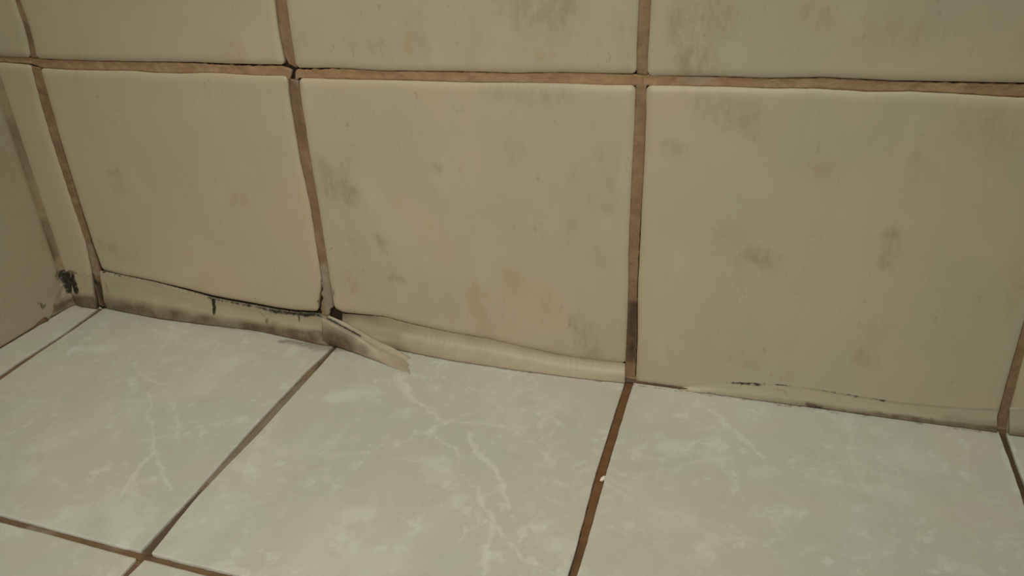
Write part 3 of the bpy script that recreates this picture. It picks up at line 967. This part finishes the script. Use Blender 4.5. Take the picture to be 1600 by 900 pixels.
# brown bead between third tile and floor, left of the film
def bead(name, pts, r, mat, label, stains):
    P = smooth_poly(np.array([ray(x, y, 2, .0) for x, y in pts]), 120, 2)
    n, K = len(P), 8
    V = []
    for i in range(n):
        rr = r * (1 + .35 * noise.noise(Vector((P[i, 0] * 400, 3, 1))))
        for k in range(K):
            a = 2 * math.pi * k / K
            V.append((P[i, 0], YW - .0005 + math.cos(a) * rr, math.sin(a) * rr))
    F = []
    for i in range(n - 1):
        for k in range(K):
            k2 = (k + 1) % K
            F.append((i * K + k, i * K + k2, (i + 1) * K + k2, (i + 1) * K + k)[::-1])
    F.append(tuple(range(K)))
    F.append(tuple((n - 1) * K + k for k in range(K))[::-1])
    V = np.array(V)
    global STAINS
    sav, STAINS = STAINS, []
    sv = stain_values(V, [(0, onfloor(stains), .004, .8)])
    STAINS = sav
    o = link(name, V, F, mat, None, sv)
    o['label'] = label
    o['category'] = 'sealant bead'
    return o


bead('sealant_bead', [(976, 600), (985, 601), (992, 602), (1040, 607), (1075, 611)], .0007, M_GROUT,
     'thin brown bead where the centre joint of the wall meets the floor', [(976, 600), (1075, 611)])


# ------------------------------------------------------------------ peeled flap
def flap():
    up = [(514, 493), (533, 501), (555, 512), (573, 523), (591, 533), (613, 542.5), (628, 551), (641, 559)]
    rd = [(503, 497), (533, 514), (555, 525), (573, 535.5), (591, 547), (613, 556.5), (628, 564), (642, 571)]
    lo = [(506, 536), (530, 543), (555, 552), (573, 558.5), (591, 565), (613, 574), (628, 579), (641, 583)]
    yr = [-.0030, -.0048, -.0062, -.0070, -.0078, -.0090, -.0099, -.0106]
    yu = [-.0008, -.0008, -.0010, -.0014, -.0018, -.0030, -.0040, -.0048]
    L = onfloor(lo, .0003)
    Rg = np.array([ray(x, y, 1, h) for (x, y), h in zip(rd, yr)])
    U = np.array([ray(x, y, 1, h) for (x, y), h in zip(up, yu)])
    N = 90
    L[:, 1] = np.minimum(L[:, 1], Rg[:, 1] - .0006)
    L, Rg, U = (smooth_poly(Q, N, 3) for Q in (L, Rg, U))
    rows = []
    KL, KU = 9, 9
    for k in range(KL):
        f = k / (KL - 1)
        P = L * (1 - f) + Rg * f
        P[:, 1] -= .0006 * math.sin(math.pi * f)      # slight bow
        rows.append(P)
    for k in range(1, KU):
        f = k / (KU - 1)
        P = Rg * (1 - f) + U * f
        P[:, 2] -= .0005 * math.sin(math.pi * f)
        rows.append(P)
    K = len(rows)
    # ragged torn end
    for k, P in enumerate(rows):
        cut = .0011 * noise.noise(Vector((k * .9, 3.3, 0))) + (.0010 if k == KL - 2 else 0) - (.0008 if k == KL + 2 else 0)
        w = np.clip((np.arange(N) - (N - 10)) / 9, 0, 1)
        P[:, 0] += w * cut
        for i in range(N):
            P[i, 2] += .00018 * noise.noise(Vector((P[i, 0] * 300, k * .25, 7)))
    S = np.array(rows)                                      # K x N x 3
    du = np.gradient(S, axis=1)
    dv = np.gradient(S, axis=0)
    nn = np.cross(du, dv)
    nn /= np.linalg.norm(nn, axis=2, keepdims=True) + 1e-12
    if nn[2, N // 2, 1] > 0:
        nn = -nn
    th = .00042
    back = S - nn * th
    V = np.vstack([S.reshape(-1, 3), back.reshape(-1, 3)])
    o0 = K * N
    F = []
    for k in range(K - 1):
        for i in range(N - 1):
            a, b, c, d = k * N + i, k * N + i + 1, (k + 1) * N + i + 1, (k + 1) * N + i
            F.append((a, b, c, d))
            F.append((o0 + d, o0 + c, o0 + b, o0 + a))
    for i in range(N - 1):
        F.append((i + 1, i, o0 + i, o0 + i + 1))
        t = (K - 1) * N
        F.append((t + i, t + i + 1, o0 + t + i + 1, o0 + t + i))
    for k in range(K - 1):
        F.append((k * N, (k + 1) * N, o0 + (k + 1) * N, o0 + k * N))
        e = N - 1
        F.append(((k + 1) * N + e, k * N + e, o0 + k * N + e, o0 + (k + 1) * N + e))
    global STAINS
    sav, STAINS = STAINS, []
    mids = (Rg * .55 + U * .45)
    ext = [(2, mids[2:38], .0009, 1.), (2, mids[38:52], .0004, .75), (2, mids[60:62], .0003, .9), (2, mids[74:76], .0003, .9),
           (0, (L * .8 + Rg * .2)[:24], .0095, 1.), (0, (L * .6 + Rg * .4)[16:44], .0035, .55), (0, L[:60], .0012, .35),
           (1, (L * .5 + Rg * .5)[44:90], .004, .5), (2, (L * .85 + Rg * .15)[6:14], .0020, .55), (0, mids[:20], .002, .4)]
    sv = stain_values(V, ext)
    STAINS = sav
    o = link('sealant_flap', V, F, M_FLAP, None, sv)
    o['label'] = 'peeled flap of sealing strip curling out over the floor with a folded ridge'
    o['category'] = 'sealing strip'


flap()


# ------------------------------------------------------------------ smeared lump in the corner
def corner_lump():
    zk = [0., .003, .006, .009, .012, .015, .018, .0215]
    ak = [.0245, .0185, .0165, .0125, .0070, .0035, .0026, .0016]     # reach along the left wall
    bk = [.0045, .0050, .0060, .0062, .0062, .0060, .0058, .0052]     # reach along the back wall
    NZ, K = 44, 30
    V = []
    for j in range(NZ):
        z = .0215 * j / (NZ - 1)
        a = np.interp(z, zk, ak) + .0012 * noise.noise(Vector((z * 500, 1, 0)))
        b = np.interp(z, zk, bk) + .0006 * noise.noise(Vector((z * 600, 5, 0)))
        for k in range(K):
            t = k / (K - 1) * math.pi / 2
            # superellipse hugging the two walls
            e = 2.6
            x = XL - .0003 + b * (1 - math.cos(t) ** (2 / e))
            y = YW - .00035 - a * (1 - math.sin(t) ** (2 / e))
            w = min(1, 4 * (k / (K - 1)) * (1 - k / (K - 1)))
            d = (.00055 * noise.noise(Vector((x * 330, y * 330, z * 330))) + .0005) * w * min(1, (NZ - 1 - j) / 5)
            V.append((x + d, y - d, z))
    F = []
    for j in range(NZ - 1):
        for k in range(K - 1):
            F.append((j * K + k, j * K + k + 1, (j + 1) * K + k + 1, (j + 1) * K + k))
    b0 = len(V)
    V.append((XL - .0004, YW + .0004, 0))
    V.append((XL - .0004, YW + .0004, .0215))
    for j in range(NZ - 1):
        F.append((j * K, (j + 1) * K, b0 + 1, b0))
        F.append((j * K + K - 1, b0, b0 + 1, (j + 1) * K + K - 1))
    F.append(tuple(range(K))[::-1] + (b0,))
    F.append(tuple((NZ - 1) * K + k for k in range(K)) + (b0 + 1,))
    V = np.array(V)
    global STAINS
    sav, STAINS = STAINS, []
    w3 = lambda P: onwall(P, .001)
    l3 = lambda P: np.array([ray(x, y, 0, XL + .001) for x, y in P])
    ext = [(2, w3([(95, 427), (112, 428)]), .0022, .9), (2, w3([(102, 432), (112, 450)]), .0042, 1.0), (2, w3([(97, 440), (100, 448)]), .0026, .8),
           (2, l3([(68, 474), (78, 479)]), .0016, 1.0), (1, l3([(85, 460), (95, 470)]), .006, .85), (1, w3([(104, 462), (118, 466)]), .003, .5),
           (0, l3([(60, 492), (100, 478)]), .0035, .9), (0, w3([(104, 462), (120, 474)]), .0035, .7), (0, w3([(100, 445), (118, 455)]), .002, .4)]
    sv = stain_values(V, ext, .0012)
    STAINS = sav
    o = link('sealant_lump', V, F, M_LUMP, None, sv)
    o['label'] = 'smeared pinkish sealant lump with black mould in the left corner'
    o['category'] = 'sealant'


corner_lump()

# thin brown bead along the foot of the left wall
def left_bead():
    P = [ray(x, y, 2, 0) for x, y in [(-60, 580), (0, 541), (30, 522), (62, 499), (80, 487)]]
    ys = np.linspace(-.30, -.018, 140)
    K = 7
    V = []
    for y in ys:
        r = .0004 * (1 + .4 * noise.noise(Vector((y * 300, 0, 2)))) + .0022 * max(0, 1 - abs(y + .019) / .008)
        for k in range(K):
            a = 2 * math.pi * k / K
            V.append((XL + math.cos(a) * r * .9, y, math.sin(a) * r))
    F = []
    for i in range(len(ys) - 1):
        for k in range(K):
            k2 = (k + 1) % K
            F.append((i * K + k, i * K + k2, (i + 1) * K + k2, (i + 1) * K + k))
    F.append(tuple(range(K))[::-1])
    F.append(tuple((len(ys) - 1) * K + k for k in range(K)))
    V = np.array(V)
    o = link('sealant_bead', V, F, M_GROUTF, None, np.zeros((len(V), 4)))
    o['label'] = 'thin dark brown bead along the foot of the left wall'
    o['category'] = 'sealant bead'


left_bead()


# ------------------------------------------------------------------ small chip in the floor joint
def chip():
    c = ray(942, 748, 2, -.0006)
    bm_v = []
    sh = [(-.0007, -.0009), (.0004, -.0011), (.0009, -.0002), (.0006, .0010), (-.0004, .0012), (-.0009, .0003)]
    for z, s in ((-.0003, 1.0), (.0004, .92), (.0007, .6)):
        for x, y in sh:
            bm_v.append((c[0] + x * s + y * .3 * s, c[1] + y * s * 1.3, c[2] + z + x * .2))
    F = [tuple(range(6))[::-1]]
    for j in range(2):
        for k in range(6):
            k2 = (k + 1) % 6
            F.append((j * 6 + k, j * 6 + k2, (j + 1) * 6 + k2, (j + 1) * 6 + k))
    F.append((12, 13, 14, 15, 16, 17))
    mt, nt, bs = new_mat('white_chip')
    g = G(nt)
    g.l(g.mix(g.noise(g.pos(), 900, 3), (.72, .68, .58), (.85, .82, .72)), bs.inputs['Base Color'])
    bs.inputs['Roughness'].default_value = .6
    o = link('tile_chip', bm_v, F, mt, None, None, smooth=False)
    o['label'] = 'tiny white chip lodged in the brown centre floor joint'
    o['category'] = 'chip'


chip()
